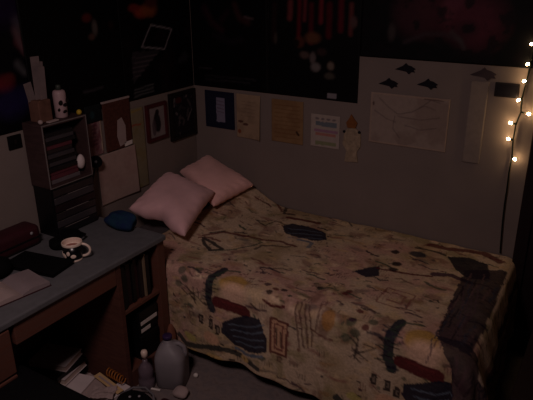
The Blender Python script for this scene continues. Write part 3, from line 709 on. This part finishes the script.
# ------------------------------------------------------------------ string lights
sl = thing('string_lights', 'string of small warm lit bulbs hanging at the right end of the back wall', 'string lights', (1.93, -.015, .55))
bul = [on_back(x, y, -.03) for x, y in ((532, 44), (528, 64), (524.5, 81), (518.5, 100), (528.5, 114), (511, 123), (508.5, 139), (514.5, 159))]
cord = [on_back(x, y, -.016) for x, y in ((537, 20), (534, 44), (531, 62), (527, 80), (522, 98), (521, 112), (516, 124), (513, 140), (512, 156), (509, 172), (507, 188), (504.5, 204), (502.5, 222), (501, 240), (500, 253))]
MB().tube([Vector(p) for p in cord], .0038, 6).build('cord', M['cord'], sl, True)
ci = [1, 2, 3, 4, 5, 6, 7, 8]
for i, (p, k) in enumerate(zip(bul, ci)):
    p = Vector(p); q = Vector(cord[k])
    dirv = (p-q); dirv = dirv.normalized() if dirv.length > .002 else Vector((0, 0, -1))
    R_ = dirv.to_track_quat('Z', 'X').to_matrix()
    so = MB().lathe([(0, 0), (.0045, 0), (.005, .014), (0, .014)], q, 10, mtx=R_).build('socket', M['cord'], sl, True)
    bl = MB().lathe([(0, 0), (.0045, .0005), (.0062, .005), (.0066, .009), (.0048, .014), (.0, .016)], p-dirv*.006, 12, mtx=R_).build('bulb', M['bulb'], None, True)
    bl.parent = sl; bl.matrix_parent_inverse = Matrix.Translation(sl.location).inverted()

# ------------------------------------------------------------------ rack on the desk
RY0, RY1 = -1.277, -1.018
RZ0, RZ1, RD = .968, 1.270, .1455
rk = thing('disc_rack', 'dark wooden box rack filled with disc cases above the desk', 'rack', (.08, -1.15, RZ0))
for y0, y1 in ((RY0, RY0+.010), (RY1-.010, RY1)):
    MB().box(.018, RD-.002, y0, y1, RZ0, RZ1-.012, .002).build('side', M['rack_wood'], rk)
MB().box(.018, RD-.002, RY0, RY1, RZ1-.012, RZ1, .002).build('top', M['rack_wood'], rk)
MB().box(.018, RD-.002, RY0+.010, RY1-.010, RZ0, RZ0+.012, .001).build('bottom', M['rack_wood'], rk)
MB().box(.012, .018, RY0, RY1, RZ0, RZ1).build('back', M['rack_wood'], rk)
mb = MB()
for a in ((RY0, RY0+.005, RZ0, RZ1), (RY1-.004, RY1, RZ0, RZ1), (RY0+.005, RY1-.004, RZ1-.005, RZ1), (RY0+.005, RY1-.004, RZ0, RZ0+.004)):
    mb.box(RD-.002, RD, a[0], a[1], a[2], a[3])
mb.build('edge_trim', M['rack_edge'], rk)
dc = [(.10, .09, .11), (.18, .15, .16), (.14, .08, .10), (.24, .22, .24), (.12, .10, .14), (.26, .15, .18)]
place = ['lowest', 'second from the bottom', 'third from the bottom', 'fourth from the bottom', 'fifth from the bottom', 'sixth from the bottom', 'seventh from the bottom', 'eighth from the bottom', 'ninth from the bottom', 'tenth from the bottom', 'eleventh from the bottom', 'topmost']
dmats = [mat('disc_case', c, .3, .45, .1, 30) for c in dc] + [mat('disc_case_pale', (.40, .36, .38), .35, .4, .1, 30), mat('disc_case_red', (.36, .17, .21), .4, .4, .1, 30)]
rr_ = random.Random(11); z = RZ0+.0125
seq = [6, 7, 7, 0, 3, 0, 3, 1, 7, 0, 3, 0]
for i in range(12):
    h = .0205; j = rr_.uniform(-.012, .004)
    o = MB().box(.020, .130+j, RY0+.014+rr_.uniform(0, .010), RY1-.070+rr_.uniform(-.012, .012), z, z+h-.0015, .0015).build('disc_case', dmats[seq[i]], None, at=(.08, -1.16, z))
    tag(o, 'flat disc case in the desk rack, %s of its stack' % place[i], 'disc case', 'disc cases stacked in the upper rack'); z += h
tag(MB().lump((.115, -1.058, RZ0+.0125+.060), (.020, .022, .036), .12, 5, 2.5).build('figurine', M['box'], None, True), 'small pale rounded ornament hanging inside the disc rack', 'ornament')
st = thing('stereo', 'black stereo unit standing on the desk beneath the disc rack', 'stereo', (.08, -1.15, DZ))
MB().box(.012, .140, RY0+.004, RY1+.004, DZ+.001, RZ0-.001, .004).build('body', M['black'], st)
for k, zz in enumerate((.728, .767, .806, .845, .884, .923)):
    MB().box(.140, .146, RY0+.012, RY1-.006, zz, zz+.034, .002).build('front_panel', dmats[(0, 3, 1, 2, 3, 1)[k]], st)
for k, zz in enumerate((.757, .838, .915)):
    MB().box(.146, .148, RY0+.05+k*.02, RY1-.06+k*.01, zz+.003, zz+.006).build('trim', M['rack_edge'], st)
# things on top of the rack
TZ = RZ1+.0006
cx0, cy0 = .085, -1.108
can = thing('spray_can', 'white spray can with dark pattern on top of the rack', 'can', (cx0, cy0, TZ))
MB().lathe([(0, 0), (.027, 0), (.029, .004), (.030, .112), (.026, .124), (.018, .128), (0, .128)], (cx0, cy0, TZ), 28).build('body', mat('can_print', (.66, .55, .56), .5, .4, .1, 30), can, True)
MB().lathe([(0, .1282), (.013, .1282), (.012, .148), (.008, .152), (0, .152)], (cx0, cy0, TZ), 20).build('nozzle', mat('nozzle_dark', (.22, .24, .22), .5, .3), can, True)
mb = MB()
for an, zz, r in ((-.5, .072, .012), (.1, .060, .009), (-.9, .040, .008), (-.1, .030, .008), (.5, .078, .010)):
    mb.lump((cx0+.0292*math.cos(an), cy0+.0292*math.sin(an), TZ+zz), (.003, r*1.5, r), .15, int(zz*1000), 2)
mb.build('print', M['frame_black'], can, True)
cup = thing('letter_holder', 'brown card holder stuffed with tall papers on top of rack', 'holder', (.07, -1.21, TZ))
MB().box(.035, .105, -1.245, -1.175, TZ, TZ+.10, .004).build('holder', mat('holder_card', (.40, .28, .24), .9, .1, .2, 30), cup)
pp = mat('letter_paper', (.46, .40, .40), .9, .1, .15, 20)
for k, (x, y, w, h, tl, m) in enumerate(((.055, -1.235, .04, .085, .16, pp), (.07, -1.205, .045, .195, -.02, pp), (.085, -1.195, .035, .15, -.06, pp), (.065, -1.19, .03, .17, -.1, pp))):
    mb = MB(); mb.box(x-.001, x+.001, y-w/2, y+w/2, TZ+.095, TZ+.095+h, 0, Matrix.Rotation(tl, 3, 'X'), (x, y, TZ+.095)); mb.build('paper', m, cup)
tag(MB().lump((.12, -1.034, TZ+.012), (.013, .013, .013), .1, 3, 2, flat=-.0115).build('ball', M['yellow'], None, True), 'small yellow ball at the right end of the rack top', 'ball')
tag(MB().lump((.12, -1.258, TZ+.010), (.011, .011, .010), .15, 4, 2, flat=-.0095).build('pebble', M['paperpink'], None, True), 'small pale pebble at the front left corner of rack top', 'pebble')
tag(MB().box(.112, .136, -1.225, -1.165, TZ, TZ+.007, .003, rotz(.1)).build('eraser', M['paperpink'], None), 'flat pale block lying before the paper holder on the rack', 'eraser')
# round black speaker beside the rack
spk = thing('round_speaker', 'small round black speaker on a thin stand beside the rack', 'speaker', (.05, -.935, DZ))
sc_ = Vector((.045, -.902, .985)); Rm = (Vector(CAM)-sc_).to_track_quat('Z', 'Y').to_matrix()
MB().lathe([(0, -.02), (.022, -.016), (.031, -.008), (.033, .004), (.030, .012), (.026, .013), (.022, .008), (0, .004)], sc_, 28, mtx=Rm).build('body', M['blackmatte'], spk, True)
MB().lathe([(0, .005), (.008, .007), (.007, .011), (0, .012)], sc_, 20, mtx=Rm).build('cone', M['grey'], spk, True)
MB().tube([(.045, -.975, DZ+.006), (.040, -.96, .80), (.040, -.93, .90), (.040, -.905, .955)], .004, 8).build('stand', M['black'], spk, True)
MB().lathe([(0, 0), (.0155, 0), (.0155, .006), (.010, .010), (0, .010)], (.045, -.9905, DZ+.0005), 20).build('base', M['black'], spk, True)

# ------------------------------------------------------------------ on the desktop
mx, my = .374, -1.383
mug = thing('mug', 'black mug with white patches, rim and handle on the desk', 'mug', (mx, my, DZ))
z0 = DZ+.0006
MB().lathe([(0, 0), (.040, 0), (.043, .003), (.043, .010), (.048, .014), (.051, .030), (.052, .084), (.0485, .084), (.0475, .02), (0, .014)], (mx, my, z0), 40).build('body', M['mug'], mug, True)
MB().lathe([(.0525, .083), (.0535, .092), (.052, .0965), (.049, .096), (.0475, .083)], (mx, my, z0), 40).build('rim', M['mugwhite'], mug, True)
MB().lathe([(0, .0), (.0435, .0), (.0465, .003), (.0465, .009), (.043, .011)], (mx, my, z0), 40).build('foot_ring', M['mugwhite'], mug, True)
MB().lathe([(.0478, .094), (.0474, .074), (.046, .070), (0, .070)], (mx, my, z0), 40).build('lining', M['mugwhite'], mug, True)
MB().lathe([(0, .0712), (.034, .0714), (.036, .0705)], (mx-.004, my, z0), 40).build('drink', M['tea'], mug, True)
hd = math.atan2(AR[1], AR[0]) + .05
pts = []
for k in range(15):
    t = -PI/2*1.05 + PI*1.05*k/14
    rad = .050 + .040*math.cos(t); pts.append((mx+rad*math.cos(hd), my+rad*math.sin(hd), z0+.050+.032*math.sin(t)))
MB().tube(pts, .0065, 10).build('handle', M['mugwhite'], mug, True)
for k, (an, zz, ra, rb, tilt) in enumerate(((-2.35, .040, .012, .014, .3), (-1.75, .036, .011, .018, -.4), (-1.2, .050, .012, .010, .2), (-2.9, .05, .01, .012, 0), (-.7, .035, .010, .014, 0))):
    rad = .0510; cx, cy = mx+rad*math.cos(an), my+rad*math.sin(an)
    t = bmesh.new(); bmesh.ops.create_icosphere(t, subdivisions=3, radius=1)
    Rr = rotz(an)
    for v in t.verts: v.co = Vector((cx, cy, z0+zz)) + Rr @ Vector((v.co.x*.0025, v.co.y*rb, v.co.z*ra + v.co.y*tilt*.008))
    mb = MB(); mb._merge(t); mb.build('patch', M['mugwhite'], mug, True)

mug.scale = (.84, .84, .90)

# open book lying with its gutter pointing to the desk's front
bk = thing('open_book', 'open book with pale pages lying at the front of the desk', 'book', (.38, -1.72, DZ))
Rb = rotz(-.16); pv = Vector((.372, -1.700, 0))
def leaf(side, name, m, z_off, inset=0.0):
    n = 10; t = bmesh.new(); top_ = []; bot = []
    for i in range(n+1):
        u = i/n; y = side*u*.118*(1-inset); zt_ = .006+.017*math.sin(min(1, u*2.2)*PI/2)*(1-.45*u)
        for xx, lst in ((-.085+inset*.05, 0), (.085-inset*.05, 1)):
            a = t.verts.new(pv + Rb @ Vector((xx, y, 0)) + Vector((0, 0, DZ+.003+zt_+z_off))); top_.append(a)
            bot.append(t.verts.new(pv + Rb @ Vector((xx, y, 0)) + Vector((0, 0, DZ+.0035))))
    for i in range(n):
        a, b2, c, d2 = 2*i, 2*i+1, 2*i+3, 2*i+2
        t.faces.new((top_[a], top_[b2], top_[c], top_[d2])); t.faces.new((bot[d2], bot[c], bot[b2], bot[a]))
        t.faces.new((top_[a], top_[d2], bot[d2], bot[a])); t.faces.new((top_[c], top_[b2], bot[b2], bot[c]))
    t.faces.new((top_[-2], top_[-1], bot[-1], bot[-2])); t.faces.new((top_[1], top_[0], bot[0], bot[1]))
    bmesh.ops.recalc_face_normals(t, faces=t.faces[:]); mb = MB(); mb._merge(t); return mb.build(name, m, bk)
leaf(1, 'pages', mat('page_grey', (.54, .48, .49), .9, .1, .06, 20), 0); leaf(-1, 'pages', M['paperpink'], 0)
mb = MB(); mb.box(-.09, .09, -.122, .122, 0, .003, .001); 
for v in mb.bm.verts: v.co = pv + Rb @ Vector((v.co.x, v.co.y, 0)) + Vector((0, 0, DZ+.0003+v.co.z))
mb.build('cover', M['maroon'], bk)
# dark things towards the wall
cs = thing('case', 'low dark maroon rounded case standing against the left wall on desk', 'case', (.1, -1.50, DZ))
MB().box(.015, .125, -1.66, -1.345, DZ+.001, DZ+.105, .028, seg=4).build('body', M['maroon'], cs, True)
MB().box(.06, .129, -1.655, -1.35, DZ+.045, DZ+.051, .002).build('seam', M['black'], cs)
MB().lathe([(0, 0), (.008, 0), (.007, .004), (0, .005)], (.125, -1.40, DZ+.075), 12, mtx=Matrix.Rotation(PI/2, 3, 'Y')).build('clasp', M['silver'], cs, True)
tp = thing('tape_dispenser', 'shapeless black rounded object left of the mug on desk', 'dispenser', (.2, -1.58, DZ))
MB().lump((.212, -1.665, DZ+.038), (.065, .075, .045), .08, 2, 2, flat=-.0365).build('body', M['blackmatte'], tp, True)
MB().lathe([(.016, 0), (.03, 0), (.03, .02), (.016, .02), (.016, 0)], (.212, -1.665, DZ+.078), 20).build('roll', M['black'], tp, True)
kb = thing('binder', 'flat black binder lying between the mug and the open book', 'binder', (.30, -1.48, DZ))
Rk = rotz(.18)
MB().box(.155, .425, -1.575, -1.435, DZ+.0008, DZ+.004, .001, Rk).build('cover', M['blackmatte'], kb)
MB().box(.160, .420, -1.57, -1.44, DZ+.0043, DZ+.014, .002, Rk).build('contents', M['black'], kb)
MB().box(.155, .425, -1.575, -1.435, DZ+.0143, DZ+.018, .001, Rk).build('cover', M['blackmatte'], kb)
hp = thing('headphones', 'black headphones lying on the desk before the stereo', 'headphones', (.26, -1.25, DZ))
for (hx, hy) in ((.245, -1.245), (.265, -1.335)):
    MB().lathe([(0, 0), (.040, 0), (.047, .012), (.045, .034), (.030, .042), (0, .036)], (hx-.045, hy+(.0 if hy > -1.3 else .005), DZ+.001), 24).build('ear_pad', M['blackmatte'], hp, True)
MB().tube([(.215, -1.205, DZ+.025), (.265, -1.215, DZ+.03), (.285, -1.285, DZ+.03), (.275, -1.345, DZ+.03), (.245, -1.362, DZ+.025)], .006, 8).build('headband', M['black'], hp, True)
tag(MB().lump((.320, -1.030, DZ+.038), (.085, .048, .052), .30, 9, 4.5, 4, flat=-.0335).build('cloth', M['blue'], None, True), 'crumpled blue cloth at the far end of the desk by the pillow', 'cloth')

# ------------------------------------------------------------------ under and beside the desk
jx, jy = .668, -1.125
jug = thing('plastic_jug', 'large translucent white plastic jug with purple cap on the floor', 'jug', (jx, jy, 0))
Rj = rotz(math.atan2(AR[1], AR[0])-.15)
t = bmesh.new(); n = 40; rings = []
def sq(r, k, sx, sy, e=.5):
    a = 2*PI*k/n; c, s = math.cos(a), math.sin(a)
    return Vector((math.copysign(abs(c)**e, c)*r*sx, math.copysign(abs(s)**e, s)*r*sy, 0))
for r, z, e, ox_ in ((.0, .001, .5, 0), (.066, .001, .5, 0), (.074, .010, .5, 0), (.075, .150, .5, 0), (.072, .175, .55, 0), (.055, .205, .65, -.004), (.034, .226, .85, -.010), (.021, .236, 1, -.013), (.019, .250, 1, -.013), (.0, .250, 1, -.013)):
    if r == 0: rings.append([t.verts.new(Rj @ Vector((ox_, 0, z)) + Vector((jx, jy, 0)))])
    else: rings.append([t.verts.new(Rj @ (sq(r, k, 1, 1, e)+Vector((ox_, 0, z))) + Vector((jx, jy, 0))) for k in range(n)])
for a, b2 in zip(rings, rings[1:]):
    for k in range(n):
        k2 = (k+1) % n
        if len(a) == 1: t.faces.new((a[0], b2[k2], b2[k]))
        elif len(b2) == 1: t.faces.new((a[k], a[k2], b2[0]))
        else: t.faces.new((a[k], a[k2], b2[k2], b2[k]))
bmesh.ops.recalc_face_normals(t, faces=t.faces[:]); mb = MB(); mb._merge(t); mb.build('body', M['jug'], jug, True)
hpts = [Rj @ Vector(p) + Vector((jx, jy, 0)) for p in ((.012, 0, .222), (.042, 0, .226), (.064, 0, .212), (.072, 0, .180), (.070, 0, .150))]
MB().tube(hpts, .011, 10).build('handle', M['jug'], jug, True)
cp_ = Rj @ Vector((-.013, 0, 0)) + Vector((jx, jy, .2495))
MB().lathe([(0, 0), (.023, 0), (.0235, .016), (.021, .019), (0, .019)], cp_, 28).build('cap', M['purple'], jug, True)

bx_, by_ = .583, -1.222
bot = thing('bottle', 'small mauve bottle with a white cap beside the jug on the floor', 'bottle', (bx_, by_, 0))
MB().lathe([(0, 0), (.036, 0), (.040, .006), (.040, .045), (.033, .055), (.036, .066), (.036, .105), (.022, .130), (.012, .142), (.012, .158), (0, .158)], (bx_, by_, .0008), 28).build('body', M['bottle'], bot, True)
MB().lathe([(0, .1585), (.009, .1585), (.009, .172), (.0155, .176), (.0165, .198), (.012, .208), (0, .210)], (bx_, by_, .0008), 24).build('cap', M['mugwhite'], bot, True)
tag(MB().lump((.574, -1.012, .12), (.028, .026, .115), .12, 21, 4, 4, flat=-.118).build('paper_bag', M['brownpaper'], None, True), 'crumpled brown paper bag standing between the jug and the desk side', 'bag')

def slab(name, x, y, z, w, d2, h, a, m, label, cat, group=None, bev=.002):
    mb = MB().box(x-w/2, x+w/2, y-d2/2, y+d2/2, z, z+h, bev, rotz(a)); return tag(mb.build(name, m, None, at=(x, y, z)), label, cat, group)
def bookflat(x, y, z, w, d2, h, a, m, label):
    b2 = thing('book', label, 'book', (x, y, z), 'books piled on the floor under the desk')
    mb = MB(); mb.box(x-w/2, x+w/2, y-d2/2, y+d2/2, z, z+.003, .001, rotz(a), (x, y, z)); mb.box(x-w/2, x+w/2, y-d2/2, y+d2/2, z+h-.003, z+h, .001, rotz(a), (x, y, z)); mb.box(x-w/2, x-w/2+.003, y-d2/2, y+d2/2, z+.003, z+h-.003, 0, rotz(a), (x, y, z))
    mb.build('cover', m, b2)
    MB().box(x-w/2+.0035, x+w/2-.005, y-d2/2+.005, y+d2/2-.005, z+.0032, z+h-.0032, 0, rotz(a), (x, y, z)).build('pages', M['pages'], b2)
slab('storage_box', .14, -1.44, .0005, .24, .22, .075, .1, M['blackmatte'], 'low black box at the bottom of the pile under the desk', 'box')
bookflat(.20, -1.43, .076, .21, .17, .035, .2, M['box'], 'thick pale covered book on the black box under the desk')
slab('folder', .19, -1.43, .1115, .22, .19, .022, .05, M['black'], 'black folder lying between two pale books under the desk', 'folder')
bookflat(.19, -1.425, .134, .20, .15, .032, .3, M['box'], 'white covered book on top of the pile under the desk')
slab('paper_stack', .385, -1.430, .0005, .17, .14, .055, -.25, M['paperpink'], 'stack of pale papers on the floor beside the piled books', 'papers')
slab('magazine', .335, -1.445, .056, .13, .14, .012, .25, M['box'], 'pale magazine askew on the paper stack under the desk', 'magazine')
def crumple(name, x, y, z, w, d2, amp, seed, a, m, label, cat):
    n = 16; P = np.zeros((n+1, n+1, 3)); U, V = np.meshgrid(np.linspace(-.5, .5, n+1), np.linspace(-.5, .5, n+1), indexing='ij')
    H = (fnoise(U, V, .35, seed)); H = (H-H.min())*amp; ca, sa = math.cos(a), math.sin(a)
    P[..., 0] = x+U*w*ca-V*d2*sa; P[..., 1] = y+U*w*sa+V*d2*ca; P[..., 2] = z+.001+H
    o = grid_mesh(name, P, np.ones((n+1, n+1, 3))*.5, m, .0012, 1); o.data.polygons.foreach_set('use_smooth', [False]*len(o.data.polygons))
    return tag(o, label, cat)
slab('paper_stack', .520, -1.372, .0005, .07, .13, .048, -.08, M['box'], 'narrow stack of pale papers nearest the desk side panel', 'papers')
crumple('loose_paper', .50, -1.425, .058, .11, .08, .03, 4, .5, M['paperpink'], 'creased pinkish paper in front of the tan envelope on floor', 'paper')
env = thing('envelope', 'tan envelope propped across the papers beneath the desk edge', 'envelope', (.47, -1.36, .06))
Re = Matrix.Rotation(.10, 3, 'Y') @ rotz(-.12)
MB().box(.38, .56, -1.382, -1.345, .0665, .0685, 0, Re).build('sheet', M['tan'], env)
MB().box(.40, .54, -1.370, -1.360, .0698, .0704, 0, Re, (.47, -1.3635, .0675)).build('flap', M['paperpink'], env)
cpts = []
for k in range(100):
    u = k/99; a = u*2*PI*6
    cpts.append((.435+.10*u, -1.3275+.016*math.cos(a), .098-.012*u+.018*math.sin(a)))
tag(MB().tube(cpts, .0032, 6).build('coiled_cord', M['coil'], None, True), 'coiled orange brown cord on the floor by the desk side panel', 'cord')
bag = thing('handbag', 'glossy black bag with pale edged strap lying on the floor', 'bag', (.645, -1.375, 0))
MB().lump((.645, -1.375, .032), (.100, .070, .036), .10, 6, 2.4, 4, flat=-.0315).build('body', M['leather'], bag, True)
MB().tube([(.555, -1.375, .045), (.59, -1.32, .062), (.645, -1.295, .066), (.70, -1.305, .055), (.735, -1.335, .035)], .005, 8).build('strap', M['grey'], bag, True)
for q in ((.63, -1.385, .069), (.665, -1.36, .069)): MB().lathe([(0, 0), (.007, 0), (.006, .004), (0, .006)], q, 12).build('stud', M['silver'], bag, True)
tag(MB().tube([(.575, -1.245, .006), (.665, -1.220, .006)], .0055, 10).build('marker', M['paper'], None, True), 'short white stick lying on the carpet before the jug', 'stick')
tag(MB().lump((.775, -1.195, .024), (.042, .034, .026), .25, 13, 4, 3, flat=-.0235).build('tissue', M['paperpink'], None, True), 'crumpled pale tissue on the carpet right of the jug', 'tissue')
tag(MB().lump((.755, -1.285, .016), (.032, .024, .017), .2, 14, 3, 3, flat=-.0155).build('wrapper', M['maroon'], None, True), 'small dark red crumpled wrapper at the bottom edge of the photo', 'wrapper')
tag(MB().lump((.748, -1.045, .012), (.013, .012, .012), .12, 15, 3, 3, flat=-.0115).build('crumb', M['paper'], None, True), 'tiny white paper ball between the jug and bedspread hem', 'paper ball')

# stool pulled up to the desk
stl = thing('stool', 'black padded stool pushed up to the kneehole of the desk', 'stool', (.76, -2.03, 0))
MB().box(.47, .99, -2.27, -1.785, .395, .470, .030, seg=4).build('seat', M['leather'], stl, True)
MB().box(.50, .96, -2.24, -1.815, .365, .394, .004).build('seat_frame', M['black'], stl)
for x in (.52, .94):
    for y in (-2.22, -1.835): MB().lathe([(0, 0), (.014, 0), (.018, .364), (0, .364)], (x, y, 0), 14).build('leg', M['black'], stl, True)

# low dark chest past the foot of the bed
ch = thing('chest', 'low very dark wooden chest beyond the foot of the bed', 'chest', (2.45, -.5, 0))
MB().box(2.19, 2.75, -.95, -.12, .0, .40, .006).build('body', M['closet'], ch)
MB().box(2.175, 2.765, -.965, -.105, .401, .43, .008).build('lid', M['closet'], ch)
MB().box(2.44, 2.50, -.957, -.951, .33, .38, .003).build('clasp', M['frame_black'], ch)
